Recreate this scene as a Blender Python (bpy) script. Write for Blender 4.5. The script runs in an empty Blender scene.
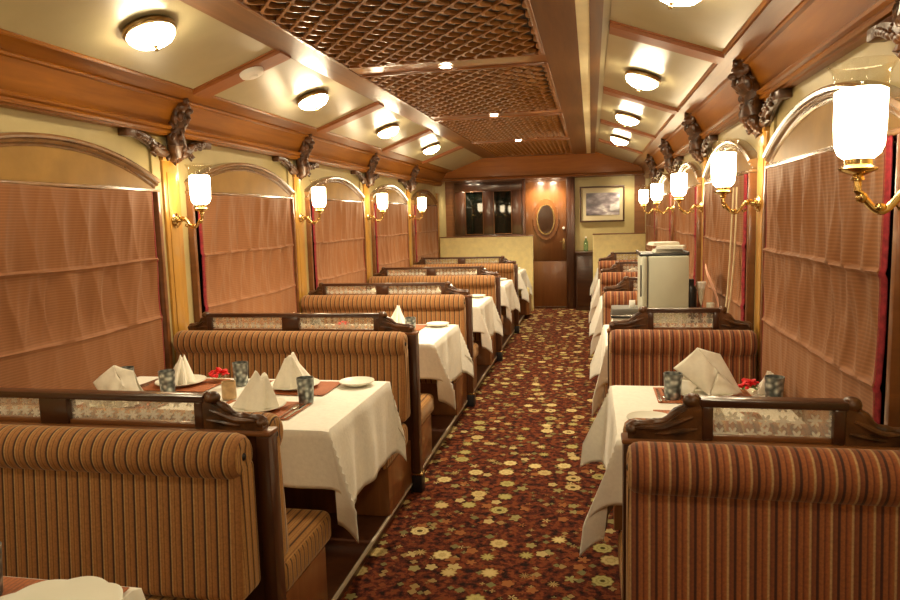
import bpy, bmesh, math, random
from mathutils import Vector, Matrix
R_ = random.Random(7)
PI = math.pi
scene = bpy.context.scene
COL = scene.collection

# ------------------------------------------------------------------ room numbers (metres)
W1, W2 = -2.355, 0.825          # side walls
C1, C2 = -2.32, 0.81            # cornice datum lines
Y0, DY = 1.8576, 1.7616         # first bench partition ahead of the camera, and bay length
def yk(k): return Y0 + DY * k
def yb(b): return Y0 + DY * (b + .5)
YREAR, YGABLE, YEND = -1.7, 10.80, 11.38
AISLE_L, AISLE_R = -0.925, 0.08
ZSOF = 2.40

# ------------------------------------------------------------------ materials
def new_mat(name):
    m = bpy.data.materials.new(name); m.use_nodes = True
    nt = m.node_tree; b = nt.nodes['Principled BSDF']
    return m, nt, b
def N(nt, typ, **kw):
    n = nt.nodes.new(typ)
    for k, v in kw.items():
        if k == 'inputs':
            for i, val in v.items(): n.inputs[i].default_value = val
        else: setattr(n, k, v)
    return n
def L(nt, a, b): nt.links.new(a, b)
def c4(c): return (c[0], c[1], c[2], 1)
def ramp(nt, fac, stops, interp='LINEAR'):
    r = N(nt, 'ShaderNodeValToRGB'); cr = r.color_ramp; cr.interpolation = interp
    while len(cr.elements) < len(stops): cr.elements.new(.5)
    for e, (p, c) in zip(cr.elements, stops): e.position = p; e.color = c4(c)
    if fac is not None: L(nt, fac, r.inputs['Fac'])
    return r
def math_(nt, op, a, b=None, c=None):
    n = N(nt, 'ShaderNodeMath', operation=op)
    for i, v in enumerate((a, b, c)):
        if v is None: continue
        if isinstance(v, (int, float)): n.inputs[i].default_value = v
        else: L(nt, v, n.inputs[i])
    return n.outputs[0]
def simple(name, col, rough=.5, metal=0, spec=.5, noise=0, nscale=20, coat=0, bump=0):
    m, nt, b = new_mat(name)
    b.inputs['Base Color'].default_value = c4(col); b.inputs['Roughness'].default_value = rough
    b.inputs['Metallic'].default_value = metal; b.inputs['Specular IOR Level'].default_value = spec
    b.inputs['Coat Weight'].default_value = coat; b.inputs['Coat Roughness'].default_value = .15
    tc = N(nt, 'ShaderNodeTexCoord')
    nz = N(nt, 'ShaderNodeTexNoise', inputs={'Scale': nscale, 'Detail': 4})
    L(nt, tc.outputs['Object'], nz.inputs['Vector'])
    if noise:
        lo = [x * (1 - noise) for x in col]; hi = [min(1, x * (1 + noise)) for x in col]
        r = ramp(nt, nz.outputs['Fac'], [(.3, lo), (.7, hi)]); L(nt, r.outputs['Color'], b.inputs['Base Color'])
    if bump:
        bp = N(nt, 'ShaderNodeBump', inputs={'Strength': bump, 'Distance': .01}); L(nt, nz.outputs['Fac'], bp.inputs['Height'])
        L(nt, bp.outputs['Normal'], b.inputs['Normal'])
    return m
def wood(name, c1, c2, axis=1, rough=.32, coat=.3, scale=1.0, spec=.5):
    m, nt, b = new_mat(name)
    tc = N(nt, 'ShaderNodeTexCoord'); mp = N(nt, 'ShaderNodeMapping')
    s = [14 * scale] * 3; s[axis] = 1.1 * scale
    mp.inputs['Scale'].default_value = s
    L(nt, tc.outputs['Object'], mp.inputs['Vector'])
    n1 = N(nt, 'ShaderNodeTexNoise', inputs={'Scale': 1.6, 'Detail': 6, 'Roughness': .62, 'Distortion': .5})
    L(nt, mp.outputs['Vector'], n1.inputs['Vector'])
    r = ramp(nt, n1.outputs['Fac'], [(.25, c1), (.72, c2)])
    L(nt, r.outputs['Color'], b.inputs['Base Color'])
    b.inputs['Roughness'].default_value = rough; b.inputs['Specular IOR Level'].default_value = spec
    b.inputs['Coat Weight'].default_value = coat; b.inputs['Coat Roughness'].default_value = .12
    bp = N(nt, 'ShaderNodeBump', inputs={'Strength': .06, 'Distance': .01}); L(nt, n1.outputs['Fac'], bp.inputs['Height'])
    L(nt, bp.outputs['Normal'], b.inputs['Normal'])
    return m
def stripes(name, axis, period, stops, rough=.85, sheen=.3):
    m, nt, b = new_mat(name)
    tc = N(nt, 'ShaderNodeTexCoord'); sp = N(nt, 'ShaderNodeSeparateXYZ'); L(nt, tc.outputs['Object'], sp.inputs[0])
    nz = N(nt, 'ShaderNodeTexNoise', inputs={'Scale': 160, 'Detail': 2}); L(nt, tc.outputs['Object'], nz.inputs['Vector'])
    f = math_(nt, 'FRACT', math_(nt, 'DIVIDE', sp.outputs[axis], period))
    r = ramp(nt, f, stops)
    mx = N(nt, 'ShaderNodeMix', data_type='RGBA', blend_type='MULTIPLY', inputs={0: .5})
    g = ramp(nt, nz.outputs['Fac'], [(.3, (.6, .6, .6)), (.7, (1.25, 1.25, 1.25))])
    L(nt, r.outputs['Color'], mx.inputs[6]); L(nt, g.outputs['Color'], mx.inputs[7])
    L(nt, mx.outputs[2], b.inputs['Base Color'])
    b.inputs['Roughness'].default_value = rough; b.inputs['Sheen Weight'].default_value = sheen; b.inputs['Sheen Roughness'].default_value = .4
    b.inputs['Sheen Tint'].default_value = (1, .75, .5, 1)
    h = math_(nt, 'SINE', math_(nt, 'MULTIPLY', sp.outputs[axis], 2 * PI / period))
    bp = N(nt, 'ShaderNodeBump', inputs={'Strength': .25, 'Distance': .004}); L(nt, h, bp.inputs['Height']); L(nt, bp.outputs['Normal'], b.inputs['Normal'])
    return m
def emit(name, col, strength):
    m, nt, b = new_mat(name)
    b.inputs['Base Color'].default_value = (.9, .88, .8, 1); b.inputs['Roughness'].default_value = .4
    b.inputs['Emission Color'].default_value = c4(col); b.inputs['Emission Strength'].default_value = strength
    return m
def clear_glass(name, tint=(1, 1, 1), tr=.9, etched=False):
    m, nt, b = new_mat(name)
    out = nt.nodes['Material Output']
    tp = N(nt, 'ShaderNodeBsdfTransparent'); tp.inputs[0].default_value = c4(tint)
    gl = N(nt, 'ShaderNodeBsdfGlossy'); gl.inputs['Roughness'].default_value = .04
    fr = N(nt, 'ShaderNodeLayerWeight', inputs={'Blend': .25})
    mx = N(nt, 'ShaderNodeMixShader'); L(nt, math_(nt, 'MULTIPLY_ADD', math_(nt, 'POWER', fr.outputs['Facing'], 3), .35, 1 - tr - .05), mx.inputs[0])
    L(nt, tp.outputs[0], mx.inputs[1]); L(nt, gl.outputs[0], mx.inputs[2])
    last = mx.outputs[0]
    if etched:
        tc = N(nt, 'ShaderNodeTexCoord'); mp = N(nt, 'ShaderNodeMapping'); L(nt, tc.outputs['Object'], mp.inputs[0])
        mp.inputs['Scale'].default_value = (1, 0, 1)
        vo = N(nt, 'ShaderNodeTexVoronoi', inputs={'Scale': 26, 'Randomness': .25}); L(nt, mp.outputs[0], vo.inputs['Vector'])
        sb = N(nt, 'ShaderNodeVectorMath', operation='SUBTRACT'); 
        sc = N(nt, 'ShaderNodeVectorMath', operation='SCALE', inputs={3: 26}); 
        L(nt, mp.outputs[0], sc.inputs[0]); 
        sc2 = N(nt, 'ShaderNodeVectorMath', operation='SCALE', inputs={3: 26}); L(nt, vo.outputs['Position'], sc2.inputs[0])
        L(nt, sc.outputs[0], sb.inputs[0]); L(nt, sc2.outputs[0], sb.inputs[1])
        sp = N(nt, 'ShaderNodeSeparateXYZ'); L(nt, sb.outputs[0], sp.inputs[0])
        an = math_(nt, 'ARCTAN2', sp.outputs[2], sp.outputs[0])
        pet = math_(nt, 'MULTIPLY_ADD', math_(nt, 'COSINE', math_(nt, 'MULTIPLY', an, 6)), .13, .33)
        mask = math_(nt, 'LESS_THAN', vo.outputs['Distance'], pet)
        core = math_(nt, 'GREATER_THAN', vo.outputs['Distance'], .09)
        mask = math_(nt, 'MULTIPLY_ADD', math_(nt, 'MULTIPLY', mask, core), .46, .20)
        df = N(nt, 'ShaderNodeBsdfDiffuse'); df.inputs[0].default_value = (.85, .82, .72, 1)
        tl = N(nt, 'ShaderNodeBsdfTranslucent'); tl.inputs[0].default_value = (.85, .82, .72, 1)
        m1 = N(nt, 'ShaderNodeMixShader', inputs={0: .5}); L(nt, df.outputs[0], m1.inputs[1]); L(nt, tl.outputs[0], m1.inputs[2])
        m2 = N(nt, 'ShaderNodeMixShader'); L(nt, mask, m2.inputs[0]); L(nt, last, m2.inputs[1]); L(nt, m1.outputs[0], m2.inputs[2])
        last = m2.outputs[0]
    L(nt, last, out.inputs['Surface'])
    return m

def carpet_mat():
    m, nt, b = new_mat('carpet')
    tc = N(nt, 'ShaderNodeTexCoord'); mp = N(nt, 'ShaderNodeMapping'); L(nt, tc.outputs['Object'], mp.inputs[0])
    mp.inputs['Scale'].default_value = (1, 1, 0)
    nz = N(nt, 'ShaderNodeTexNoise', inputs={'Scale': 26, 'Detail': 3, 'Roughness': .6}); L(nt, mp.outputs[0], nz.inputs['Vector'])
    base = ramp(nt, nz.outputs['Fac'], [(.37, (.012, .004, .002)), (.5, (.066, .013, .005)), (.60, (.15, .034, .010)), (.70, (.060, .026, .008))])
    cur = base.outputs['Color']
    def layer(cur, scale, rnd, r0, amp, petals, cols, off, core=True, keep=1.0):
        mo = N(nt, 'ShaderNodeMapping'); mo.inputs['Location'].default_value = off; L(nt, mp.outputs[0], mo.inputs[0])
        vo = N(nt, 'ShaderNodeTexVoronoi', inputs={'Scale': scale, 'Randomness': rnd}); L(nt, mo.outputs[0], vo.inputs['Vector'])
        sb = N(nt, 'ShaderNodeVectorMath', operation='SUBTRACT'); L(nt, mo.outputs[0], sb.inputs[0]); L(nt, vo.outputs['Position'], sb.inputs[1])
        sp = N(nt, 'ShaderNodeSeparateXYZ'); L(nt, sb.outputs[0], sp.inputs[0])
        an = math_(nt, 'ARCTAN2', sp.outputs[1], sp.outputs[0])
        sc = N(nt, 'ShaderNodeSeparateColor'); L(nt, vo.outputs['Color'], sc.inputs[0])
        size = math_(nt, 'MULTIPLY_ADD', sc.outputs[2], .40, .72)
        rr = math_(nt, 'MULTIPLY', math_(nt, 'MULTIPLY_ADD', math_(nt, 'COSINE', math_(nt, 'MULTIPLY', an, petals)), amp, r0), size)
        d = math_(nt, 'DIVIDE', vo.outputs['Distance'], rr)
        pal = ramp(nt, sc.outputs[0], [(0, cols[0]), (.34, cols[1]), (.67, cols[2])], 'CONSTANT')
        ring = ramp(nt, d, [(0, (.9, .85, .6)), (.10, (.7, .6, .4)), (.17, (.10, .07, .03)), (.34, (.16, .12, .05)), (.42, (1, 1, 1)), (.62, (.66, .62, .5)), (.72, (1, 1, 1)), (.90, (.85, .8, .7)), (1, (.22, .13, .06))]) if core else ramp(nt, d, [(0, (.5, .3, .2)), (.3, (1, 1, 1))])
        mul = N(nt, 'ShaderNodeMix', data_type='RGBA', blend_type='MULTIPLY', inputs={0: 1.0}); L(nt, ring.outputs[0], mul.inputs[6]); L(nt, pal.outputs[0], mul.inputs[7])
        mask = math_(nt, 'MULTIPLY', math_(nt, 'LESS_THAN', d, 1.0), math_(nt, 'LESS_THAN', sc.outputs[1], keep))
        mx = N(nt, 'ShaderNodeMix', data_type='RGBA'); L(nt, mask, mx.inputs[0]); L(nt, cur, mx.inputs[6]); L(nt, mul.outputs[2], mx.inputs[7])
        return mx.outputs[2]
    cur = layer(cur, 19, .9, .36, .05, 4, [(.22, .14, .05), (.15, .040, .012), (.13, .11, .04)], (.3, .7, 0), False, .6)
    cur = layer(cur, 10.5, .75, .36, .05, 5, [(.22, .080, .024), (.36, .27, .11), (.22, .18, .065)], (1.3, .2, 0), False, .75)
    cur = layer(cur, 5.9, .5, .355, .020, 9, [(.52, .41, .185), (.33, .28, .10), (.43, .32, .135)], (0, 0, 0), True, .97)
    L(nt, cur, b.inputs['Base Color']); b.inputs['Roughness'].default_value = .95; b.inputs['Specular IOR Level'].default_value = .1
    n2 = N(nt, 'ShaderNodeTexNoise', inputs={'Scale': 300, 'Detail': 2}); L(nt, mp.outputs[0], n2.inputs['Vector'])
    bp = N(nt, 'ShaderNodeBump', inputs={'Strength': .4, 'Distance': .006}); L(nt, n2.outputs['Fac'], bp.inputs['Height']); L(nt, bp.outputs['Normal'], b.inputs['Normal'])
    return m
def blind_mat():
    m, nt, b = new_mat('blind_cloth')
    tc = N(nt, 'ShaderNodeTexCoord'); sp = N(nt, 'ShaderNodeSeparateXYZ'); L(nt, tc.outputs['Object'], sp.inputs[0])
    f = math_(nt, 'FRACT', math_(nt, 'DIVIDE', sp.outputs[2], .012))
    r = ramp(nt, f, [(0, (.225, .080, .021)), (.4, (.25, .092, .026)), (.6, (.30, .120, .038)), (.85, (.27, .106, .031)), (1, (.225, .080, .021))])
    L(nt, r.outputs[0], b.inputs['Base Color']); b.inputs['Roughness'].default_value = .75
    b.inputs['Sheen Weight'].default_value = .12; b.inputs['Sheen Tint'].default_value = (1, .8, .6, 1)
    return m
def tumbler_mat():
    m, nt, b = new_mat('tumbler_pewter')
    tc = N(nt, 'ShaderNodeTexCoord')
    vo = N(nt, 'ShaderNodeTexVoronoi', feature='SMOOTH_F1', inputs={'Scale': 52}); L(nt, tc.outputs['Object'], vo.inputs['Vector'])
    r = ramp(nt, vo.outputs['Distance'], [(.15, (.56, .60, .56)), (.42, (.20, .22, .21)), (.65, (.05, .058, .055))])
    L(nt, r.outputs[0], b.inputs['Base Color']); b.inputs['Metallic'].default_value = .45; b.inputs['Roughness'].default_value = .32
    return m
def art_mat():
    m, nt, b = new_mat('landscape_print')
    tc = N(nt, 'ShaderNodeTexCoord'); mp = N(nt, 'ShaderNodeMapping'); mp.inputs['Rotation'].default_value = (0, .6, 0); mp.inputs['Scale'].default_value = (4, 4, 9)
    L(nt, tc.outputs['Object'], mp.inputs[0])
    nz = N(nt, 'ShaderNodeTexNoise', inputs={'Scale': 1, 'Detail': 4}); L(nt, mp.outputs[0], nz.inputs['Vector'])
    r = ramp(nt, nz.outputs['Fac'], [(.3, (.03, .03, .035)), (.48, (.16, .13, .15)), (.58, (.34, .29, .32)), (.68, (.8, .78, .76))])  # palest tone paints white reflections into the print
    L(nt, r.outputs[0], b.inputs['Base Color']); b.inputs['Roughness'].default_value = .2; b.inputs['Coat Weight'].default_value = .6
    return m

M = {}
M['frieze'] = wood('wood_frieze', (.18, .054, .003), (.29, .102, .008), 1, .38, .04, 1, .25)
M['gable'] = wood('wood_gable', (.30, .090, .006), (.43, .148, .013), 0, .38, .04, 1, .25)
M['soffit'] = wood('wood_soffit', (.11, .040, .007), (.185, .074, .015), 1, .40, .06, 1, .35)
M['beam2'] = wood('wood_cross_beam', (.22, .063, .007), (.32, .100, .014), 0, .5, .05)
M['beam'] = wood('wood_beam', (.16, .050, .008), (.25, .085, .015), 0, .3, .4)
M['dark'] = wood('wood_dark', (.030, .010, .005), (.078, .027, .010), 0, .28, .45)
M['darkv'] = wood('wood_dark_upright', (.032, .010, .005), (.080, .027, .010), 2, .28, .45)
M['mid'] = wood('wood_mid', (.13, .043, .012), (.23, .085, .024), 0, .3, .4)
M['midv'] = wood('wood_mid_upright', (.15, .050, .013), (.26, .098, .027), 2, .3, .4)
M['gold'] = wood('wood_golden', (.40, .185, .028), (.55, .29, .05), 2, .32, .4)
M['door'] = wood('wood_door', (.115, .036, .007), (.175, .060, .013), 2, .34, .35)
M['carved'] = simple('carved_wood', (.080, .030, .008), .36, 0, .45, .65, 26, .1, .5)
M['lattice'] = simple('lattice_wood', (.27, .112, .026), .34, 0, .6, .35, 14, .3)
M['lattice_back'] = simple('lattice_backing', (.020, .007, .003), .6)
M['ceil'] = simple('ceiling_cream', (.38, .325, .185), .33, 0, .5, .05, 6, .1)
M['wall'] = simple('wall_cream', (.43, .345, .155), .45, 0, .5, .05, 8)
M['lunette'] = simple('lunette_tan', (.30, .165, .040), .55, 0, .2, .12, 9, 0)
M['arch'] = simple('arch_lacquer', (.24, .125, .050), .25, 0, .7, .2, 12, .5)
M['strip'] = simple('cove_strip', (.88, .78, .48), .3, 0, .5, .05, 8)
M['white'] = simple('white_paint', (.80, .77, .70), .4)
M['black'] = simple('black_plastic', (.012, .012, .013), .35)
M['night'] = simple('night_glass', (.004, .006, .004), .03, 0, .4, 0, 5, 0)
M['brass'] = simple('brass', (.62, .43, .17), .22, 1, .5, .12, 30)
M['bronze'] = simple('dark_brass', (.30, .20, .085), .28, 1, .5, .2, 30)
M['nosing'] = simple('pale_nosing', (.50, .42, .30), .4)
M['steel'] = simple('steel', (.62, .60, .56), .2, 1)
M['carpet'] = carpet_mat()
M['blind'] = blind_mat()
M['red'] = simple('red_braid', (.26, .020, .028), .7, 0, .3, .35, 60)
ST0 = [(0, (.055, .016, .010)), (.10, (.055, .016, .010)), (.15, (.30, .10, .035)), (.33, (.34, .125, .045)), (.38, (.13, .035, .018)), (.46, (.30, .09, .035)), (.62, (.36, .135, .05)), (.67, (.50, .36, .20)), (.73, (.48, .33, .19)), (.78, (.17, .05, .028)), (.97, (.25, .08, .03)), (1, (.055, .016, .010))]
ST = [(a, (c[0] * .92, c[1] * .80, c[2] * .62)) for a, c in ST0]
M['stripe'] = stripes('striped_cloth', 0, .046, ST)
SL = [(0, (.040, .012, .006)), (.12, (.045, .014, .007)), (.16, (.48, .30, .11)), (.22, (.46, .27, .095)), (.27, (.33, .135, .038)), (.48, (.38, .18, .055)), (.55, (.17, .058, .018)), (.62, (.36, .160, .046)), (.94, (.29, .115, .033)), (1, (.040, .012, .006))]
M['stripe_left'] = stripes('striped_cloth_left', 0, .037, SL)
SG0 = [(0, (.06, .022, .01)), (.12, (.07, .024, .012)), (.18, (.42, .21, .06)), (.5, (.50, .28, .09)), (.56, (.25, .10, .035)), (.64, (.48, .26, .08)), (.95, (.40, .20, .06)), (1, (.06, .022, .01))]
SG = [(a, (c[0] * .85, c[1] * .78, c[2] * .65)) for a, c in SG0]
M['stripe_end'] = stripes('striped_cloth_gold', 1, .032, SG)
M['stripe_seat'] = stripes('striped_cloth_seat', 0, .040, SG)
M['cream_seat'] = simple('cream_leatherette', (.86, .74, .36), .5, 0, .4, .08, 14)
M['cloth'] = simple('white_linen', (.80, .77, .67), .85, 0, .2, .04, 60, 0, .12)
M['napkin'] = simple('napkin_linen', (.80, .76, .64), .85, 0, .2, .04, 60, 0, .1)
M['china'] = simple('white_china', (.74, .73, .62), .38, 0, .4, 0, 5, 0)
M['tumbler'] = tumbler_mat()
M['mat'] = stripes('placemat_weave', 0, .012, [(0, (.30, .075, .02)), (.5, (.46, .14, .035)), (1, (.30, .075, .02))], .7, .1)
M['petal'] = simple('red_petals', (.72, .012, .014), .5, 0, .4, .25, 60)
M['leaf'] = simple('green_leaf', (.06, .16, .035), .5)
M['tan'] = simple('tan_ceramic', (.48, .34, .17), .4, 0, .5, .2, 40)
M['glass'] = clear_glass('clear_glass', (.97, .96, .92), .9)
M['etched'] = clear_glass('etched_glass', (.96, .94, .88), .9, True)
M['green_glass'] = clear_glass('green_glass', (.55, .78, .68), .8)
M['fridge'] = simple('fridge_enamel', (.52, .53, .41), .35, 0, .5, .03, 10)
M['grey'] = simple('grey_plastic', (.13, .12, .10), .5, 0, .5, .1, 20)
M['paper'] = simple('paper_white', (.82, .80, .74), .7)
M['cord'] = simple('pale_cord', (.66, .54, .33), .7)
M['strap'] = simple('pink_strap', (.80, .42, .28), .7)
M['art'] = art_mat()
M['mount'] = simple('picture_mount', (.55, .47, .29), .6)
M['lamp'] = emit('lamp_glow', (1, .80, .50), 13)
M['dome'] = emit('dome_glow', (1, .83, .55), 32)
M['spot'] = emit('spot_glow', (1, .86, .62), 60)

# ------------------------------------------------------------------ mesh helpers
class MB:
    def __init__(s): s.v, s.f, s.m = [], [], []
    def add(s, vs, fs, mi=0):
        o = len(s.v); s.v += [tuple(p) for p in vs]; s.f += [tuple(i + o for i in f) for f in fs]; s.m += [mi] * len(fs); return s
    def box(s, x0, x1, y0, y1, z0, z1, mi=0, bev=0, seg=2):
        if bev <= 0:
            vs = [(x, y, z) for z in (z0, z1) for y in (y0, y1) for x in (x0, x1)]
            return s.add(vs, [(0, 2, 3, 1), (4, 5, 7, 6), (0, 1, 5, 4), (2, 6, 7, 3), (0, 4, 6, 2), (1, 3, 7, 5)], mi)
        bm = bmesh.new()
        bmesh.ops.create_cube(bm, size=1)
        for v in bm.verts: v.co = Vector(((x0 + x1) / 2 + v.co.x * (x1 - x0), (y0 + y1) / 2 + v.co.y * (y1 - y0), (z0 + z1) / 2 + v.co.z * (z1 - z0)))
        bmesh.ops.bevel(bm, geom=bm.edges[:], offset=bev, segments=seg, affect='EDGES', profile=.5)
        return s.bm(bm, mi)
    def bm(s, bm, mi=0):
        bm.verts.index_update(); s.add([v.co[:] for v in bm.verts], [[v.index for v in f.verts] for f in bm.faces], mi); bm.free(); return s
    def lathe(s, prof, seg=24, org=(0, 0, 0), mi=0, mat=None, cap=True):
        vs, fs = [], []; n = len(prof)
        for r, z in prof:
            for i in range(seg):
                a = 2 * PI * i / seg; p = Vector((r * math.cos(a), r * math.sin(a), z))
                if mat: p = mat @ p
                vs.append(tuple(p + Vector(org)))
        for j in range(n - 1):
            for i in range(seg):
                k = (i + 1) % seg
                fs.append((j * seg + i, j * seg + k, (j + 1) * seg + k, (j + 1) * seg + i))
        if cap:
            if prof[0][0] > 1e-5: fs.append(tuple(range(seg))[::-1])
            if prof[-1][0] > 1e-5: fs.append(tuple((n - 1) * seg + i for i in range(seg)))
        return s.add(vs, fs, mi)
    def prism(s, pts, t0, t1, axis='y', mi=0):
        # pts in the plane across `axis`: y -> (x,z), x -> (y,z), z -> (x,y)
        n = len(pts)
        def P(a, b, t): return {'y': (a, t, b), 'x': (t, a, b), 'z': (a, b, t)}[axis]
        vs = [P(a, b, t0) for a, b in pts] + [P(a, b, t1) for a, b in pts]
        fs = [tuple(range(n)), tuple(range(2 * n - 1, n - 1, -1))] + [(i, i + n, (i + 1) % n + n, (i + 1) % n) for i in range(n)]
        return s.add(vs, fs, mi)
    def tube(s, pts, r, seg=8, mi=0):
        pts = [Vector(p) for p in pts]; n = len(pts)
        rs = r if isinstance(r, (list, tuple)) else [r] * n
        vs, fs = [], []; up = Vector((.13, .21, 1)).normalized()
        for i, p in enumerate(pts):
            t = (pts[min(i + 1, n - 1)] - pts[max(i - 1, 0)]).normalized()
            a = t.cross(up)
            if a.length < .05: a = t.cross(Vector((1, 0, 0)))
            a.normalize(); b = t.cross(a)
            for k in range(seg):
                q = 2 * PI * k / seg; vs.append(tuple(p + (a * math.cos(q) + b * math.sin(q)) * rs[i]))
        for i in range(n - 1):
            for k in range(seg):
                j = (k + 1) % seg; fs.append((i * seg + k, i * seg + j, (i + 1) * seg + j, (i + 1) * seg + k))
        fs.append(tuple(range(seg))[::-1]); fs.append(tuple((n - 1) * seg + k for k in range(seg)))
        return s.add(vs, fs, mi)
    def ell(s, c, r, mi=0, u=12, w=8, rot=None):
        vs, fs = [(0, 0, 1)], []
        for j in range(1, w):
            t = PI * j / w
            for i in range(u):
                a = 2 * PI * i / u; vs.append((math.sin(t) * math.cos(a), math.sin(t) * math.sin(a), math.cos(t)))
        vs.append((0, 0, -1))
        for i in range(u):
            k = (i + 1) % u
            fs.append((0, 1 + i, 1 + k))
            for j in range(w - 2): fs.append((1 + j * u + i, 1 + (j + 1) * u + i, 1 + (j + 1) * u + k, 1 + j * u + k))
            fs.append((len(vs) - 1, 1 + (w - 2) * u + k, 1 + (w - 2) * u + i))
        out = []
        for p in vs:
            q = Vector((p[0] * r[0], p[1] * r[1], p[2] * r[2]))
            if rot: q = rot @ q
            out.append(tuple(q + Vector(c)))
        return s.add(out, fs, mi)
    def grid(s, fn, nu, nv, mi=0):
        vs = [fn(i / nu, j / nv) for j in range(nv + 1) for i in range(nu + 1)]
        fs = [(j * (nu + 1) + i, j * (nu + 1) + i + 1, (j + 1) * (nu + 1) + i + 1, (j + 1) * (nu + 1) + i) for j in range(nv) for i in range(nu)]
        return s.add(vs, fs, mi)
    def build(s, name, mats, parent=None, smooth=35, matrix=None):
        me = bpy.data.meshes.new(name); me.from_pydata(s.v, [], s.f)
        if not isinstance(mats, (list, tuple)): mats = [mats]
        for m in mats: me.materials.append(M[m] if isinstance(m, str) else m)
        for p, mi in zip(me.polygons, s.m): p.material_index = mi
        bm = bmesh.new(); bm.from_mesh(me); bmesh.ops.recalc_face_normals(bm, faces=bm.faces[:]); bm.to_mesh(me); bm.free()
        if smooth:
            for p in me.polygons: p.use_smooth = True
            me.set_sharp_from_angle(angle=math.radians(smooth))
        o = bpy.data.objects.new(name, me); COL.objects.link(o)
        if parent: o.parent = parent
        if matrix is not None: o.matrix_local = matrix
        return o

def tag(o, label, cat, group=None, kind=None):
    if label: o['label'] = label
    if cat: o['category'] = cat
    if group: o['group'] = group
    if kind: o['kind'] = kind
    return o
def thing(name, label, cat, loc=(0, 0, 0), rz=0, group=None):
    o = bpy.data.objects.new(name, None); COL.objects.link(o); o.empty_display_size = .05
    o.location = loc; o.rotation_euler = (0, 0, rz)
    return tag(o, label, cat, group)
def struct(o): o['kind'] = 'structure'; return o
def dup(root, loc, rz=None, label=None, group=None, scale=None):
    r = root.copy(); COL.objects.link(r); r.location = loc
    if rz is not None: r.rotation_euler = (root.rotation_euler.x, root.rotation_euler.y, rz)
    if scale: r.scale = scale
    if label: r['label'] = label
    if group: r['group'] = group
    for ch in list(root.children):
        c = ch.copy(); COL.objects.link(c); c.parent = r
        for g in list(ch.children):
            d = g.copy(); COL.objects.link(d); d.parent = c
    return r
def solid(o, t, off=-1):
    md = o.modifiers.new('solid', 'SOLIDIFY'); md.thickness = t; md.offset = off; return o

ORD = ['nearest', 'second', 'third', 'fourth', 'fifth', 'sixth']
SIDE = {'L': 'left', 'R': 'right'}
def wframe(side, y): return ((W1, y, 0), 0) if side == 'L' else ((W2, y, 0), PI)

# ------------------------------------------------------------------ room shell
struct(MB().box(W1, W2, YREAR, YEND + .05, -.06, 0).build('floor', 'carpet'))
struct(MB().box(W1 - .1, W1, YREAR, YEND + .05, -.06, 2.7).build('wall_left', 'wall'))
struct(MB().box(W2, W2 + .1, YREAR, YEND + .05, -.06, 2.7).build('wall_right', 'wall'))
struct(MB().box(W1 - .1, W2 + .1, YREAR - .1, YREAR, -.06, 2.7).build('wall_rear', 'door'))
struct(MB().box(W1, W2, YEND, YEND + .08, 0, 2.6, 0).build('wall_front', 'mid'))
# ceiling: two sloping cream panels and the roof slab above
cm = MB()
ZA, ZB = 2.226, 2.408
for s, w in ((1, C1), (-1, C2)):
    cm.prism([(w + s * .2, ZA), (w + s * .72, ZB + .006), (w + s * .72, ZB + .05), (w + s * .2, ZA + .05)], YREAR, YGABLE, 'y')
struct(cm.build('ceiling', 'ceil', smooth=0))
struct(MB().box(W1 - .1, W2 + .1, YREAR - .1, YEND + .1, 2.6, 2.7).build('ceiling_roof', 'lattice_back'))
# cornices (moulding, tall board, upper board)
tn = [0]
def trim(mb, mat, smooth=30):
    tn[0] += 1; return struct(mb.build('trim_%d' % tn[0], mat, None, smooth))
for s, w in ((1, C1), (-1, C2)):
    f = lambda d, z: (w + s * d, z)
    prof = [f(-.05, 2.0), f(.018, 2.0), f(.022, 2.008), f(.034, 2.010), f(.040, 2.020), f(.036, 2.030), f(.050, 2.036), f(.054, 2.046), f(.046, 2.054),
            f(.030, 2.056), f(.034, 2.07), f(.092, 2.172), f(.108, 2.176), f(.114, 2.184), f(.106, 2.192), f(.112, 2.196), f(.190, 2.222), f(.205, 2.218), f(.216, 2.226), f(.212, 2.238), f(.2, 2.30), f(-.05, 2.30)]
    trim(MB().prism(prof, YREAR, YGABLE, 'y'), 'frieze', 20)
# soffit: board frame around the lattice panels
SX0, SX1, LX0, LX1 = -1.62, -.065, -1.42, -.25
bars = [(YREAR, -.05), (1.93, 2.16), (4.07, 4.31), (6.20, 6.44), (8.33, 8.57), (10.50, YGABLE)]
sm = MB()
sm.box(SX0, LX0, YREAR, YGABLE, ZSOF, ZSOF + .09).box(LX1, SX1, YREAR, YGABLE, ZSOF, ZSOF + .09)
trim(sm, 'soffit', 0)
sm = MB()
for a, b in bars: sm.box(LX0, LX1, a, b, ZSOF + .004, ZSOF + .09)
trim(sm, 'beam', 0)
trim(MB().box(SX1, -.005, YREAR, YGABLE, ZSOF + .004, ZSOF + .09), 'strip', 0)
trim(MB().box(-.005, .055, YREAR, YGABLE, ZSOF, ZSOF + .09), 'soffit', 0)
struct(MB().box(.056, .10, YREAR, YGABLE, ZB + .012, ZB + .06).build('ceiling_strip', 'ceil', None, 0))

# gable board closing the vault, with its lintel moulding
trim(MB().box(W1, W2, YGABLE, YGABLE + .06, 2.115, 2.6), 'gable', 0)
trim(MB().prism([(YGABLE - .05, 2.115), (YGABLE - .06, 2.10), (YGABLE - .035, 2.085), (YGABLE - .03, 2.07), (YGABLE + .09, 2.07), (YGABLE + .09, 2.115)], W1, W2, 'x'), 'beam', 30)
struct(MB().box(W1, W2, YGABLE + .06, YEND, 2.12, 2.16).build('ceiling_vestibule', 'dark'))
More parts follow.
